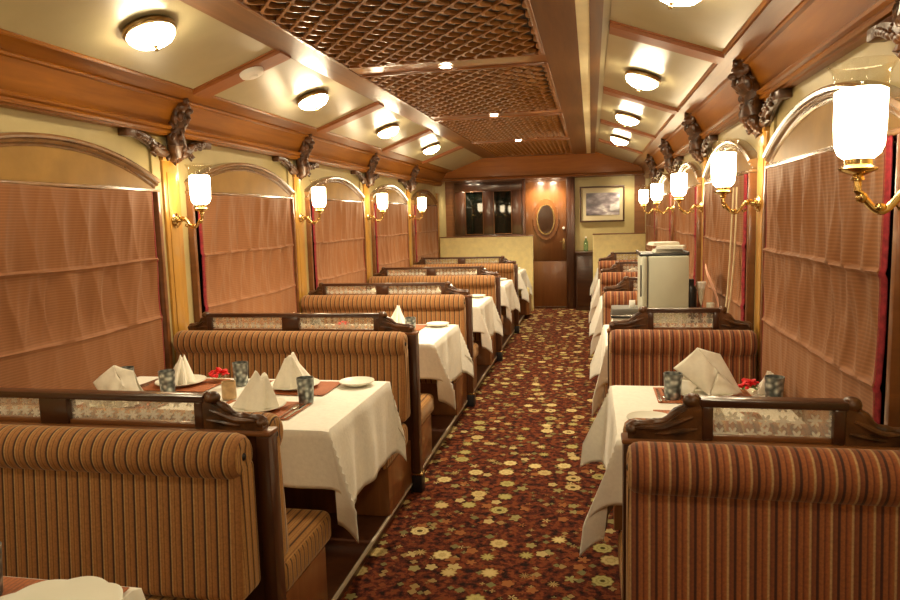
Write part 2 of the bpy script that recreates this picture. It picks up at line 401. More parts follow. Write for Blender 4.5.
# cross beams on the slopes
sl = (ZB - ZA) / .52
for k in range(0, 5):
    for s, w, e in ((1, C1, SX0), (-1, C2, .055)):
        a, b = w + s * .2, w + s * .72
        y = yk(k); pr = [(a, ZA - .004), (b, ZB - .002), (b, ZB + .02), (a, ZA + .03)]
        pr2 = [(a, ZA - .022), (b, ZB - .020), (b, ZB + .02), (a, ZA + .03)]
        trim(MB().prism(pr, y - .088, y + .088, 'y').prism(pr2, y - .070, y + .070, 'y'), 'beam2', 0)
# thin dark beads framing each cream panel
# pilasters
for k in range(0, 6):
    for side in 'LR':
        if k == 0 and side == 'L': pass
        loc, rz = wframe(side, yk(k))
        mb = MB().box(0, .012, -.155, .155, .05, 1.99, 1)
        mb.box(0, .026, -.078, .078, .05, 1.88, 0, .006).box(.026, .031, -.048, .048, .2, 1.80, 0, .003)
        mb.box(0, .04, -.086, .086, 1.86, 1.885, 0, .006)
        o = trim(mb, ['gold', 'wall'], 30); o.location = loc; o.rotation_euler.z = rz
# raised plinths under the benches, with a metal nosing
for x0, x1, e in ((W1, -.985, -.985), (.14, W2, .14)):
    trim(MB().box(x0, x1, YREAR, 10.72, 0, .05), 'darkv', 0)
    s = -1 if e < -.5 else 1
    trim(MB().box(min(e, e - s * .012), max(e, e - s * .012), YREAR, 10.72, 0.044, .056), 'nosing', 0)

# ------------------------------------------------------------------ lattice ceiling panels
def lattice_mesh(length):
    mb = MB(); n = 20; w = LX1 - LX0 - .04; pit = w / n; wl = .15; amp = pit * .5; hw = .008
    z0, z1 = -.004, .012; st = max(8, int(length / .0125))
    for i in range(n + 1):
        ph = 0 if i % 2 else PI
        ring = []
        for j in range(st + 1):
            y = -length / 2 + length * j / st
            x = -w / 2 + pit * i + amp * math.cos(2 * PI * y / wl + ph) * (1 if 0 < i < n else .3)
            zz = .006 * math.sin(2 * PI * y / wl + ph + .8)
            ring.append([(x - hw, y, z0 + zz), (x + hw, y, z0 + zz), (x + hw, y, z1), (x - hw, y, z1)])
        vs = [p for r in ring for p in r]; fs = []
        for j in range(st):
            for q in range(4): fs.append((j * 4 + q, j * 4 + (q + 1) % 4, j * 4 + 4 + (q + 1) % 4, j * 4 + 4 + q))
        mb.add(vs, fs)
    return mb
lat0 = None
for i, (a, b) in enumerate(zip(bars[:-1], bars[1:])):
    if i == 0: continue
    y0, y1 = a[1], b[0]; ln = y1 - y0
    t = thing('lattice_panel', 'openwork wooden lattice ceiling panel, %s along the dropped soffit' % ORD[i - 1], 'ceiling panel', ((LX0 + LX1) / 2, (y0 + y1) / 2, ZSOF), 0, 'lattice panels in the soffit')
    w = LX1 - LX0
    lattice_mesh(ln - .04).build('lattice', 'lattice', t, 25)
    MB().box(-w / 2, w / 2, -ln / 2, ln / 2, .075, .088).build('backing', 'lattice_back', t, 0)
    fr = MB()
    fr.box(-w / 2, -w / 2 + .022, -ln / 2, ln / 2, -.008, .06, 0, .004).box(w / 2 - .022, w / 2, -ln / 2, ln / 2, -.008, .06, 0, .004)
    fr.box(-w / 2 + .022, w / 2 - .022, -ln / 2, -ln / 2 + .022, -.008, .06, 0, .004).box(-w / 2 + .022, w / 2 - .022, ln / 2 - .022, ln / 2, -.008, .06, 0, .004)
    fr.build('frame', 'beam', t)

# ------------------------------------------------------------------ lamps
def spot_lamp(t, power, ang, z=-.03, blend=.7):
    ld = bpy.data.lights.new('downlight_beam', 'SPOT'); ld.energy = power; ld.color = (1, .83, .58); ld.spot_size = ang; ld.spot_blend = blend; ld.shadow_soft_size = .03
    o = bpy.data.objects.new('downlight_beam', ld); COL.objects.link(o); o.parent = t; o.location = (0, 0, z)
def downlight(loc, r, label, power, ang, group):
    t = thing('downlight', label, 'downlight', loc, 0, group)
    MB().lathe([(r, 0), (r * 1.35, -.001), (r * 1.35, -.008), (r, -.010), (r, 0)], 20, cap=False).build('trim_ring', 'white', t)
    MB().lathe([(0, -.006), (r * .7, -.0055), (r, -.003), (r, .004), (0, .004)], 20).build('bulb_face', 'spot', t)
    spot_lamp(t, power, ang)
for i, (y, px) in enumerate(((4.20, -.845), (6.32, -.845), (8.46, -.845))):
    downlight((px, y, ZSOF + .002), .034, 'small round recessed ceiling light, %s in the bars between lattice panels' % ORD[i], 75, 2.4, 'downlights between the lattice panels')
vd = [(-2.02, 11.1, 6, 'left of the pair over the dark twin window'), (-1.86, 11.1, 6, 'right of the pair over the dark twin window'), (-.83, 11.12, 26, 'left of the bright pair over the wooden door'), (-.58, 11.12, 26, 'right of the bright pair over the wooden door'), (.46, 11.1, 6, 'left of the pair over the framed picture'), (.60, 11.1, 6, 'right of the pair over the framed picture')]
for x, y, p, lb in vd:
    downlight((x, y, 2.117), .03 if p < 10 else .06, 'recessed light under the end lintel, ' + lb, p, 2.2, 'recessed lights under the end lintel')

def dome(side, b, label):
    if side == 'L': x, n, ry = -1.82, 1, math.atan(sl) * -1
    else: x, n, ry = .315, -1, math.atan(sl)
    z = ZA + sl * (abs(x - (C1 if side == 'L' else C2)) - .2)
    t = thing('ceiling_lamp', label, 'ceiling lamp', (x, yb(b), z), 0, 'dome ceiling lamps'); t.rotation_euler = (0, ry, 0)
    MB().lathe([(.06, 0), (.105, -.002), (.112, -.012), (.110, -.024), (.100, -.030), (.094, -.026), (.094, 0)], 32).build('ring', 'bronze', t)
    MB().lathe([(.094, -.022), (.100, -.032), (.096, -.046), (.080, -.064), (.050, -.077), (.012, -.083), (0, -.084)], 32, cap=False).build('glass_bowl', 'dome', t)
    MB().lathe([(.012, -.080), (.012, -.087), (.005, -.091), (.008, -.098), (.006, -.106), (0, -.109)], 12).build('finial', 'bronze', t)
for side in 'LR':
    for b in range(-2, 4):  # negative bays: unseen domes continuing the row, added to brighten the front benches
        nm = ['nearest', 'second', 'third', 'fourth'][b] if b >= 0 else ('above' if b == -1 else 'behind')
        dome(side, b, 'brass-ringed glass dome lamp, %s on the %s ceiling slope' % (nm, SIDE[side]) if b >= 0 else 'brass-ringed glass dome lamp on the %s slope, added out of view %s the camera' % (SIDE[side], nm))
# smoke detector on the second left cross beam
t = thing('smoke_detector', 'flat white smoke detector on the left ceiling cross beam', 'smoke detector', (-1.80, 3.61, ZA + sl * .32 - .0225)); t.rotation_euler = (0, -math.atan(sl), 0)
MB().lathe([(0, -.026), (.045, -.026), (.060, -.02), (.066, -.008), (.066, 0)], 28).build('body', 'white', t)
MB().lathe([(.0, -.034), (.022, -.034), (.028, -.026)], 20, cap=False).build('sensor_cap', 'white', t)

def sconce_parts(t):
    # wall frame: +x into the room
    MB().lathe([(0, 0), (.040, 0), (.042, .006), (.034, .012), (.030, .02), (.016, .026), (.012, .04), (0, .042)], 24, (0.031, 0, 1.53), mat=Matrix.Rotation(PI / 2, 3, 'Y')).build('wall_plate', 'brass', t)
    arm = []
    for i in range(25):
        u = i / 24; x = .055 + .135 * u; z = 1.53 + .020 * math.sin(u * 2 * PI * 1.0) * 1.2 - .028 * math.sin(PI * u) ** 2
        arm.append((x, 0, z))
    arm += [(.198, 0, 1.540), (.198, 0, 1.566)]
    am = MB().tube(arm, [.009] * 25 + [.009, .009], 10)
    am.ell((.09, 0, 1.535), (.015, .013, .013)).ell((.148, 0, 1.497), (.017, .014, .012)).ell((.188, 0, 1.522), (.014, .013, .014))
    # a curled leaf under the arm
    am.tube([(.10, 0, 1.527), (.115, 0, 1.505), (.105, 0, 1.492), (.092, 0, 1.498), (.096, 0, 1.508)], .005, 8)
    am.build('arm', 'brass', t)
    MB().lathe([(.008, 1.555), (.016, 1.558), (.012, 1.568), (.040, 1.580), (.044, 1.586), (.036, 1.590), (.030, 1.594), (.030, 1.612), (0, 1.612)], 24, (.198, 0, .006)).build('cup', 'brass', t)
    MB().lathe([(.032, 1.614), (.046, 1.626), (.0535, 1.645), (.056, 1.69), (.0565, 1.772), (.045, 1.778), (0, 1.780)], 28, (.198, 0, 0)).build('lit_glass', 'lamp', t)
    MB().lathe([(.0590, 1.768), (.0590, 1.795), (.063, 1.815), (.071, 1.830), (.075, 1.835), (.073, 1.838), (.069, 1.832), (.061, 1.815), (.0575, 1.795), (.0575, 1.768)], 28, (.198, 0, 0), cap=False).build('glass_rim', 'glass', t)
sc0 = None
for side in 'LR':
    for k in range(-1, 5):  # lamps out of view repeat the row, added for light on the front benches
        loc, rz = wframe(side, yk(k))
        lb = 'brass wall lamp with flared glass shade, %s from the front, %s wall' % (ORD[k], SIDE[side])
        if side == 'L' and k: lb = 'brass wall lamp with a tall glass shade, %s in view along the left wall' % ORD[k - 1]
        if side == 'L' and not k: lb = 'brass wall lamp on the left wall just outside the view'
        if k < 0: lb = 'unseen brass wall lamp added on the %s wall behind the camera' % SIDE[side]
        if sc0 is None:
            sc0 = thing('wall_sconce', lb, 'wall lamp', loc, rz, 'glass-shaded wall sconces'); sconce_parts(sc0)
        else: dup(sc0, loc, rz, lb)

# ------------------------------------------------------------------ carved brackets over the pilasters
def bracket_mesh():
    mb = MB()
    # main S-shaped body leaning into the room
    pts = [(.03, 1.87), (.055, 1.90), (.075, 1.945), (.068, 2.0), (.078, 2.05), (.105, 2.10), (.115, 2.15), (.10, 2.195)]
    rad = [.030, .044, .054, .050, .052, .054, .050, .036]
    mb.tube([(x, 0, z) for x, z in pts], rad, 12)
    rr = random.Random(3)
    for i in range(34):
        u = rr.random(); j = min(int(u * 7), 6); fr = u * 7 - j
        x = pts[j][0] * (1 - fr) + pts[j + 1][0] * fr; z = pts[j][1] * (1 - fr) + pts[j + 1][1] * fr
        a = rr.uniform(-1.7, 1.7)
        q = rr.uniform(.012, .022)
        mb.ell((x + .045 * math.cos(a), .048 * math.sin(a), z), (q, q * .8, q * rr.uniform(1, 1.8)), 0, 8, 6, Matrix.Rotation(rr.uniform(-.6, .6), 3, 'Y'))
    # head with snout and crest at the top, curled tongue below
    mb.ell((.125, 0, 2.15), (.045, .044, .036), 0, 12, 8).ell((.160, 0, 2.13), (.028, .022, .018)).ell((.10, .036, 2.185), (.02, .014, .026)).ell((.10, -.036, 2.185), (.02, .014, .026))
    mb.tube([(.155, 0, 2.12), (.16, 0, 2.09), (.14, 0, 2.065), (.125, 0, 2.08)], [.012, .012, .010, .006], 8)
    mb.tube([(.045, 0, 1.90), (.07, 0, 1.868), (.055, 0, 1.845), (.035, 0, 1.86)], [.016, .014, .010, .006], 8)
    mb.box(.02, .135, -.055, .055, 2.19, 2.222, 0, .008)
    # leafy arms reaching along the wall under the cornice
    for s in (-1, 1):
        ap = [(.03, s * .05, 1.90), (.035, s * .13, 1.915), (.035, s * .20, 1.955), (.035, s * .27, 1.975), (.035, s * .34, 1.985)]
        mb.tube(ap, [.026, .030, .028, .026, .022], 10)
        for i in range(12):
            u = .2 + .75 * i / 12; yy = s * (.05 + .29 * u); zz = 1.90 + .085 * u
            mb.ell((.055, yy, zz + rr.uniform(-.02, .02)), (.014, .018, .013), 0, 8, 6)
        mb.tube([(.04, s * .17, 1.925), (.05, s * .20, 1.895), (.05, s * .175, 1.88), (.045, s * .158, 1.895)], [.012, .012, .009, .006], 8)
        mb.box(.0, .055, s * .37 - .035, s * .37 + .035, 1.962, 2.0, 0, .006)
    return mb
br0 = None
for side in 'LR':
    for k in range(0, 5):
        loc, rz = wframe(side, yk(k))
        if k == 0 and side == 'L': continue
        n = k if side == 'R' else k - 1
        lb = 'dark carved animal-headed wooden bracket, %s along the %s wall cornice' % (ORD[n], SIDE[side])
        if br0 is None:
            br0 = bracket_mesh().build('carved_bracket', 'carved'); br0.location = loc; br0.rotation_euler.z = rz; tag(br0, lb, 'carved bracket', 'carved brackets under the cornice')
        else: dup(br0, loc, rz, lb)

# ------------------------------------------------------------------ windows and roman blinds
ZL = 1.715; HB = .648
def arc(hw, rise, n=40):
    r = (hw * hw + rise * rise) / (2 * rise); a0 = math.asin(hw / r)
    return [(r * math.sin(-a0 + 2 * a0 * i / n), ZL + r * math.cos(-a0 + 2 * a0 * i / n) - (r - rise)) for i in range(n + 1)]
def window_parts(t):
    # lunette board
    a = arc(.70, .150)
    MB().prism(a + [(.70, ZL - .012), (-.70, ZL - .012)], .002, .024, 'x').build('lunette_panel', 'lunette', t, 30)
    # arch moulding: stepped profile swept on the arch
    prof = [(0, -.004), (.026, -.004), (.032, .002), (.026, .010), (.040, .013), (.048, .020), (.040, .028), (.052, .031), (.058, .040), (.050, .050), (.020, .054), (0, .054)]
    n = 44; rings = []
    for i in range(n + 1):
        rr = (.70 ** 2 + .150 ** 2) / (2 * .150); a0 = math.asin(.715 / rr); q = -a0 + 2 * a0 * i / n
        rings.append([(d, (rr + e) * math.sin(q), ZL - .003 + (rr + e) * math.cos(q) - (rr - .150)) for d, e in prof])
    vs = [p for r in rings for p in r]; P = len(prof); fs = []
    for i in range(n):
        for j in range(P): fs.append((i * P + j, i * P + (j + 1) % P, (i + 1) * P + (j + 1) % P, (i + 1) * P + j))
    fs += [tuple(range(P)), tuple(n * P + j for j in range(P))]
    MB().add(vs, fs).build('arch_moulding', 'arch', t, 40)
    MB().box(0, .046, -.735, .735, ZL - .030, ZL - .012, 0, .004).build('head_rail', 'arch', t)
    MB().box(.001, .006, -.64, .64, .70, ZL - .02).build('pane', 'night', t, 0)
    for s in (-1, 1):
        jb = MB().box(.0, .022, min(s * .69, s * .66), max(s * .69, s * .66), .62, ZL - .03, 1, .003)
        jb.box(.0, .05, min(s * .73, s * .702), max(s * .73, s * .702), .62, ZL - .03, 0, .004)
        jb.build('jamb', ['mid', 'white'], t)
    MB().box(0, .06, -.74, .74, .60, .63, 0, .004).build('sill', 'mid', t)
def blind_parts(t, seed):
    r = random.Random(seed)
    ws = [(r.uniform(14, 46), r.uniform(0, 6.28), r.uniform(.4, 1), r.uniform(-9, 9), r.uniform(-1, 1)) for _ in range(7)]
    zs = [ZL - .03, 1.322, 1.005, .685]
    def fn(u, v):
        y = -HB + 2 * HB * u; z = zs[0] + (zs[3] - zs[0]) * v
        for p in range(3):
            if z >= zs[p + 1] - 1e-6: break
        top, bot = zs[p], zs[p + 1]; q = min(1, max(0, (top - z) / (top - bot)))
        w = 0
        for f, ph, a, sk, pp in ws:
            w += a * (1 - 2 * abs(math.sin(.5 * f * y + ph + sk * (z - top) * .5 + p * pp)) ** .8)
        w /= 3.0
        am = .021 * (.30 + .9 * math.sin(PI * q) ** .7) if p else .022 * (.35 + .75 * q * (1.6 - q))
        if p == 2: am = .014 * (.35 + .6 * q)
        edge = min(1, (HB - abs(y)) / .05)
        seam = (math.exp(-((z - 1.322) / .005) ** 2) + math.exp(-((z - 1.005) / .005) ** 2)) * .008
        x = .054 + am * w * (.3 + .7 * edge) + seam
        sag = .014 * math.sin(PI * u) * v + .003 * math.sin(7 * y + seed)
        return (max(x, .030), y, z - sag)
    o = MB().grid(fn, 190, 110).build('fabric', 'blind', t, 60); solid(o, .003)
    for s in (-1, 1):
        def ed(u, v):
            p = fn(0 if s < 0 else 1, v)
            return (p[0] + .002 - .010 * u, s * (HB - .006 + .020 * u), p[2])
        e = MB().grid(ed, 3, 60).build('red_edging', 'red', t, 60); solid(e, .005, 0)
wn = 0; win0 = None
for side in 'LR':
    for b in range(0, 5):
        loc, rz = wframe(side, yb(b)); wn += 1
        t = bpy.data.objects.new('window_%d' % wn, None); COL.objects.link(t); t.location = loc; t.rotation_euler.z = rz; t['kind'] = 'structure'
        if win0 is None: window_parts(t); win0 = t
        else:
            for ch in win0.children:
                c = ch.copy(); COL.objects.link(c); c.parent = t
        bt = thing('roman_blind', 'brown ribbed roman blind with red edging over the %s %s-wall window' % (ORD[b], SIDE[side]), 'blind', loc, rz, 'roman blinds over the windows')
        blind_parts(bt, 11 * b + (5 if side == 'R' else 1))

# ------------------------------------------------------------------ bench partitions with etched glass galleries
def scroll_pts(x0, x1, z0, z1):
    # rises from x0 (low end, curled) to x1 (against the post)
    top = []
    for i in range(17):
        u = i / 16; x = x0 + (x1 - x0) * u
        z = z0 + .020 + (z1 - z0 - .020) * (u ** 1.7) + .010 * math.sin(u * PI * 3) * (1 - u)
        top.append((x, z))
    return top
def gallery(t, segs, xa, xb, zr, zt):
    # segs: list of (glass x0, glass x1); xa/xb: scroll ends
    p0, p1 = segs[0][0] - .028, segs[-1][1] + .028
    MB().box(p0 - .006, p1 + .006, -.024, .024, zt - .018, zt + .004, 0, .005).build('gallery_rail', 'dark', t)
    edges = [p0] + [x for s in segs for x in s] + [p1]
    for a, b in zip(edges[0::2], edges[1::2]):
        MB().box(a, b, -.022, .022, zr, zt - .016, 0, .004).build('gallery_post', 'dark', t)
    for a, b in segs:
        MB().box(a - .002, b + .002, -.003, .003, zr + .012, zt - .016).build('etched_pane', 'etched', t, 0)
        MB().box(a, b, -.014, .014, zr, zr + .014, 0, .003).build('pane_bead', 'mid', t)
    for x0, x1 in ((xa, p0), (xb, p1)):
        top = scroll_pts(x0, x1, zr, zt)
        mb = MB().prism(top + [(x1, zr), (x0, zr)], -.020, .020, 'y')
        mb.tube([(x, 0, z + .002) for x, z in top], [.012 + .003 * math.sin(i * 1.3) for i in range(len(top))], 10)
        mb.ell((x0 + (x1 - x0) * .06, 0, zr + .020), (.017, .026, .016)).ell((x1 + (x0 - x1) * .12, 0, zt - .006), (.024, .026, .020))
        for sg in (-1, 1):
            mb.tube([(x, sg * .020, zr + .012 + (z - zr) * .55) for x, z in top[2:15]], [.004 + .005 * math.sin(PI * i / 12) for i in range(13)], 8)
            mb.tube([(x, sg * .020, zr + .008 + (z - zr) * .22) for x, z in top[6:16]], [.003 + .004 * math.sin(PI * i / 9) for i in range(10)], 8)
        mb.build('scroll_bracket', 'carved', t)
ZR, ZT = .900, 1.000
def partition(side, label):
    ZR, ZT = (.895, .992) if side == 'L' else (.912, 1.018)
    loc, rz = wframe(side, 0)
    t = thing('bench_divider', label, 'partition', loc, rz, 'bench partitions on the %s' % SIDE[side])
    wd = AISLE_L - W1 if side == 'L' else W2 - AISLE_R
    MB().box(.052, wd - .036, -.022, .022, .05, ZR - .014).build('panel', 'darkv', t, 0)
    MB().box(wd - .042, wd, -.030, .030, .112, ZR - .014, 0, .005).build('end_post', 'darkv', t)
    MB().box(wd - .052, wd + .008, -.036, .036, .002, .10, 0, .006).build('foot', 'black', t)
    MB().box(wd - .05, wd + .012, -.038, .038, .10, .112, 0, .004).build('foot_strip', 'brass', t)
    MB().box(.052, wd + .004, -.034, .034, ZR - .014, ZR, 0, .005).build('top_rail', 'mid', t)
    if side == 'L': gallery(t, [(-2.13 - W1, -1.70 - W1), (-1.60 - W1, -1.165 - W1)], .075, wd - .022, ZR, ZT)
    else: gallery(t, [(W2 - .588, W2 - .305)], .06, wd - .012, ZR, ZT)
    return t
for side in 'LR':
    p0 = None
    for k in range(0, 5):
        lb = 'dark wooden partition with etched glass gallery, %s in the %s row of benches' % (ORD[k], SIDE[side])
        loc, rz = wframe(side, yk(k))
        if p0 is None: p0 = partition(side, lb); p0.location = loc
        else: dup(p0, loc, rz, lb)

# ------------------------------------------------------------------ benches
def cushion(x0, x1, y0, y1, z0, z1, bev, ends=True, sub=1):
    mb = MB().box(x0, x1, y0, y1, z0, z1, 0, bev, 5)
    if ends:
        for i, f in enumerate(mb.f):
            n = (Vector(mb.v[f[1]]) - Vector(mb.v[f[0]])).cross(Vector(mb.v[f[2]]) - Vector(mb.v[f[1]]))
            if n.length and abs(n.normalized().x) > .75: mb.m[i] = 1
    return mb
def bench_parts(t, w, dz, stripe):
    h = w / 2
    MB().box(-h + .012, h - .012, -.47, -.036, .052, .302, 0, .004).build('base', 'midv', t)
    cushion(-h, h, -.53, -.10, .300, .425, .035).build('seat_cushion', ['stripe_seat', 'stripe_end'], t, 50)
    bc = cushion(-h, h, -.140, -.037, .43, .83 + dz, .028)
    bc.v = [(x, y - .03 * max(0, (.8 - z)) / .4 * (1 if y < -.08 else 0), z) for x, y, z in bc.v]
    bc.build('backrest', [stripe, 'stripe_end'], t, 50)
    n = 40; rings = []
    r0, cy, cz = .066, -.104, .846 + dz
    prof = [(-h + .004, .0), (-h + .004, .020), (-h - .0, .036), (-h + .004, .052), (-h + .016, .062), (-h + .034, .066)]
    prof = prof + [(-x, r) for x, r in reversed(prof)]
    mb = MB(); rot = Matrix.Rotation(PI / 2, 3, 'Y')
    mb.lathe([(r, x) for x, r in prof], 36, (0, cy, cz), 0, rot, cap=False)
    nseg = len(prof) - 1
    for i in range(len(mb.f)):
        if (i // 36) in (0, 1, 2, nseg - 1, nseg - 2, nseg - 3): mb.m[i] = 1
    ro = mb.build('headrest_roll', [stripe, 'stripe_end'], t, 60)
    for s in (-1, 1): MB().ell((s * (h - .004), cy, cz), (.006, .011, .011)).build('end_button', 'black', ro)
for side in 'LR':
    x0, x1 = (W1 + .055, -.962) if side == 'L' else (.086, W2 - .055)
    w = x1 - x0; xc = (x0 + x1) / 2; proto = None
    for k in range(0, 5):
        for face in (0, 1):
            if face == 0: lb = 'striped bench facing the rear of the car in front of the %s %s partition' % (ORD[k], SIDE[side])
            else: lb = 'striped bench facing the end door, backed on the %s %s partition' % (ORD[k], SIDE[side])
            loc = (xc, yk(k), 0)
            if proto is None:
                proto = thing('upholstered_bench', lb, 'bench', loc, PI * face, 'striped benches on the %s' % SIDE[side]); bench_parts(proto, w, 0 if side == 'L' else .017, 'stripe_left' if side == 'L' else 'stripe')
            else: dup(proto, loc, PI * face, lb)
    # cream end bench
    xa, xb = (W1 + .05, -.872) if side == 'L' else (.022, W2 - .05)
    t = thing('end_bench', 'cream high-backed bench closing the %s row before the end wall' % SIDE[side], 'bench', ((xa + xb) / 2, 10.66, 0), 0, 'cream end benches')
    h = (xb - xa) / 2
    MB().box(-h, h, -.045, .05, .052, 1.20, 0, .012).build('backrest', 'cream_seat', t)
    MB().box(-h - .006, h + .006, -.05, .055, 1.196, 1.212, 0, .004).build('top_trim', 'mid', t)
    MB().box(-h + .03, h - .03, -.44, -.048, .052, .34).build('base', 'midv', t, 0)
    cushion(-h + .02, h - .02, -.50, -.05, .335, .465, .03, False).build('seat_cushion', 'cream_seat', t, 50)

# ------------------------------------------------------------------ tables and cloths
ZTAB = .738
def cloth_mesh(side, seed, Lx):
    r = random.Random(seed); hx, hy, hw = .36, .225, .385
    ph = [r.uniform(0, 6.28) for _ in range(6)]
    nx, ny = 74, 84
    T = Lx + hx; Wd = 2 * (hw + hy)
    fin = [.42 + r.uniform(-.08, .08), .36 + r.uniform(-.08, .08)]
    if seed == 31: fin = [.38, .24]
    tw = [r.uniform(-.5, .0), r.uniform(-.4, .1)]; fl = .03
    if seed == 81: fin = [.44, .40]; tw = [-.5, -.5]; fl = .10
    def fn(u, v):
        a = T * u; b = -Wd / 2 + Wd * v
        du = max(0, a - Lx); s = 1 if b > 0 else -1; dv = max(0, abs(b) - hw)
        x = min(a, Lx); y = max(-hw, min(hw, b)); z = ZTAB
        rd = .012
        if du > 0 and dv > 0:
            rr = math.hypot(du, dv); an = math.atan2(dv, du); q = an if an < PI / 4 else PI / 2 - an
            i = 0 if s < 0 else 1
            q2 = q / (PI / 4); f = fin[i] * (q2 ** .9)
            d = Vector((math.cos(PI / 4 + tw[i]), s * math.sin(PI / 4 + tw[i]))).normalized()
            out = rr * math.sin(f); dn = rr * math.cos(f)
            side_off = .010 * (1 - q2)
            ox = side_off if an < PI / 4 else .004; oy = .004 if an < PI / 4 else side_off
            return (x + d.x * out + ox + .006 + fl * du * (1 - q2), y + s * (0.006 + oy) + d.y * out, z - max(0, dn - .004))
        if du > 0:
            wv = (.012 * math.sin(b * 17 + ph[0]) + .008 * math.sin(b * 29 + ph[1])) * min(1, du / .2)
            eb = abs(b) / hw
            return (x + min(du, .012) + fl * du * eb ** 2 + .02 * du + max(wv, -.008) * .9, y, z - max(0, du - .006) * .995)
        if dv > 0:
            wv = (.008 * math.sin(a * 13 + ph[2]) + .006 * math.sin(a * 23 + ph[3])) * min(1, dv / .2)
            return (x, y + s * (min(dv, .012) + .02 * dv + max(wv, -.006)), z - max(0, dv - .006))
        return (x, y, z + .0006 * math.sin(a * 21 + ph[4]) * math.sin(b * 19 + ph[5]))
    return MB().grid(fn, nx, ny)
row_name = {'L': 'left', 'R': 'right'}
for side in 'LR':
    Lx = -.955 - W1 if side == 'L' else W2 - .094
    for b in range(-1 if side == 'L' else 0, 5):
        loc, rz = wframe(side, yb(b) if b >= 0 else .850)
        nm = (ORD[b] + ' ' if b >= 0 else 'closest, mostly cut-off ') + row_name[side] + '-row'
        t = thing('dining_table', 'wooden table under the white cloth of the %s place' % nm, 'table', loc, rz, 'dining tables')
        MB().box(.09, Lx - .004, -.376, .376, ZTAB - .034, ZTAB - .006, 0, .004).build('tabletop', 'mid', t)
        MB().box(Lx * .52 - .03, Lx * .52 + .03, -.03, .03, .07, ZTAB - .034, 0, .006).build('pedestal', 'darkv', t)
        MB().box(Lx * .52 - .16, Lx * .52 + .16, -.10, .10, .051, .07, 0, .006).build('base_plate', 'darkv', t)
        cm_ = cloth_mesh(side, 31 + b * 3 + (50 if side == 'R' else 0), Lx)
        cm_.v = [(max(x, .085), y, z) for x, y, z in cm_.v]
        o = cm_.build('tablecloth', 'cloth', None, 60); o.location = loc; o.rotation_euler.z = rz
        tag(o, 'white tablecloth with hanging corners on the %s table' % nm, 'tablecloth', 'white tablecloths'); solid(o, .003, 1)

# ------------------------------------------------------------------ table ware
ZC = ZTAB + .0045
def ware_tumbler(): return MB().lathe([(0, .002), (.029, 0), (.031, .004), (.037, .108), (.0345, .108), (.029, .008), (0, .008)], 24)
def ware_plate(r): return MB().lathe([(0, .004), (r * .55, .002), (r * .6, 0), (r * .66, .004), (r * .95, .014), (r, .018), (r * .985, .021), (r * .92, .017), (r * .68, .010), (r * .6, .007), (0, .007)], 36)
def ware_napkin(seed, h=.13, w=.085):
    # stiff folded napkin: pleated fan gathered low and opening upward to peaked folds
    r = random.Random(seed); n = 40; rows = 14; pl = r.choice([5, 6, 7]); ph = r.uniform(0, 6)
    mb = MB()
    def fn(u, v):
        a = 2 * PI * u
        fold = 1 + .16 * math.sin(pl * a + ph) * (1 - .4 * v) + .08 * math.sin((pl + 3) * a + 2 * ph)
        t = v ** 1.1
        rx = w * (1.05 - .78 * t) * fold; ry = w * (.78 - .66 * t) * fold
        z = h * v * (1 - .10 * v * (math.cos(2 * a + ph) + .6 * math.sin(3 * a)))
        return (rx * math.cos(a) + .022 * v * math.sin(ph), ry * math.sin(a) + .012 * v, z)
    mb.grid(fn, n, rows)
    top = [fn(i / n, 1) for i in range(n)]; c = [sum(p[k] for p in top) / n for k in range(3)]
    k0 = len(mb.v); mb.add(top + [tuple(c[:2] + [c[2] - .012])], [(i, (i + 1) % n, n) for i in range(n)])
    bot = [fn(i / n, 0) for i in range(n)]; mb.add(bot, [tuple(range(n))])
    return mb
def ware_kite(seed):
    # napkin folded in four, standing as a leaning diamond over a propping tail
    r = random.Random(seed); mb = MB()
    def sheet(P, bow, dy):
        A, B, C, D = [Vector(p) for p in P]
        def fn(u, v):
            p = (A * (1 - u) + B * u) * (1 - v) + (D * (1 - u) + C * u) * v
            return (p.x, p.y + dy + bow * math.sin(PI * u) * math.sin(PI * v) + .004 * math.sin(9 * u + 5 * v + seed), max(p.z, .001))
        return fn
    mb.grid(sheet([(-.105, -.01, .092), (.015, -.045, .004), (.045, -.020, .085), (-.020, .020, .162)], -.014, 0), 14, 14)
    mb.grid(sheet([(-.020, .020, .162), (.045, -.020, .085), (.130, .000, .004), (.060, .030, .138)], -.010, .002), 14, 14)
    mb.grid(sheet([(.045, -.020, .085), (.015, -.045, .004), (.075, -.040, .002), (.130, .000, .004)], -.006, .001), 10, 10)
    mb.grid(sheet([(-.020, .024, .160), (-.085, .040, .002), (.110, .050, .002), (.058, .034, .136)], .010, .004), 14, 14)
    mb.grid(sheet([(-.135, -.03, .004), (-.050, -.050, .003), (-.010, -.020, .050), (-.100, .010, .046)], -.006, 0), 10, 10)
    return mb
def ware_fork():
    mb = MB(); pr = []
    mb.add([(-.004, -.095, .002), (.004, -.095, .002), (.0025, .02, .004), (-.0025, .02, .004), (-.004, -.095, .0045), (.004, -.095, .0045), (.0025, .02, .0065), (-.0025, .02, .0065)], [(0, 1, 2, 3), (7, 6, 5, 4), (0, 4, 5, 1), (1, 5, 6, 2), (2, 6, 7, 3), (3, 7, 4, 0)])
    mb.box(-.0115, .0115, .018, .045, .002, .0045, 0, .001)
    for i in range(4): x = -.0100 + i * .0067; mb.box(x - .0015, x + .0015, .044, .090, .0025, .0048)
    return mb
def ware_knife():
    return MB().prism([(-.0045, -.10), (.0045, -.10), (.005, 0), (.0085, .02), (.0085, .085), (.002, .11), (-.004, .10), (-.005, 0)], .0015, .0045, 'z')
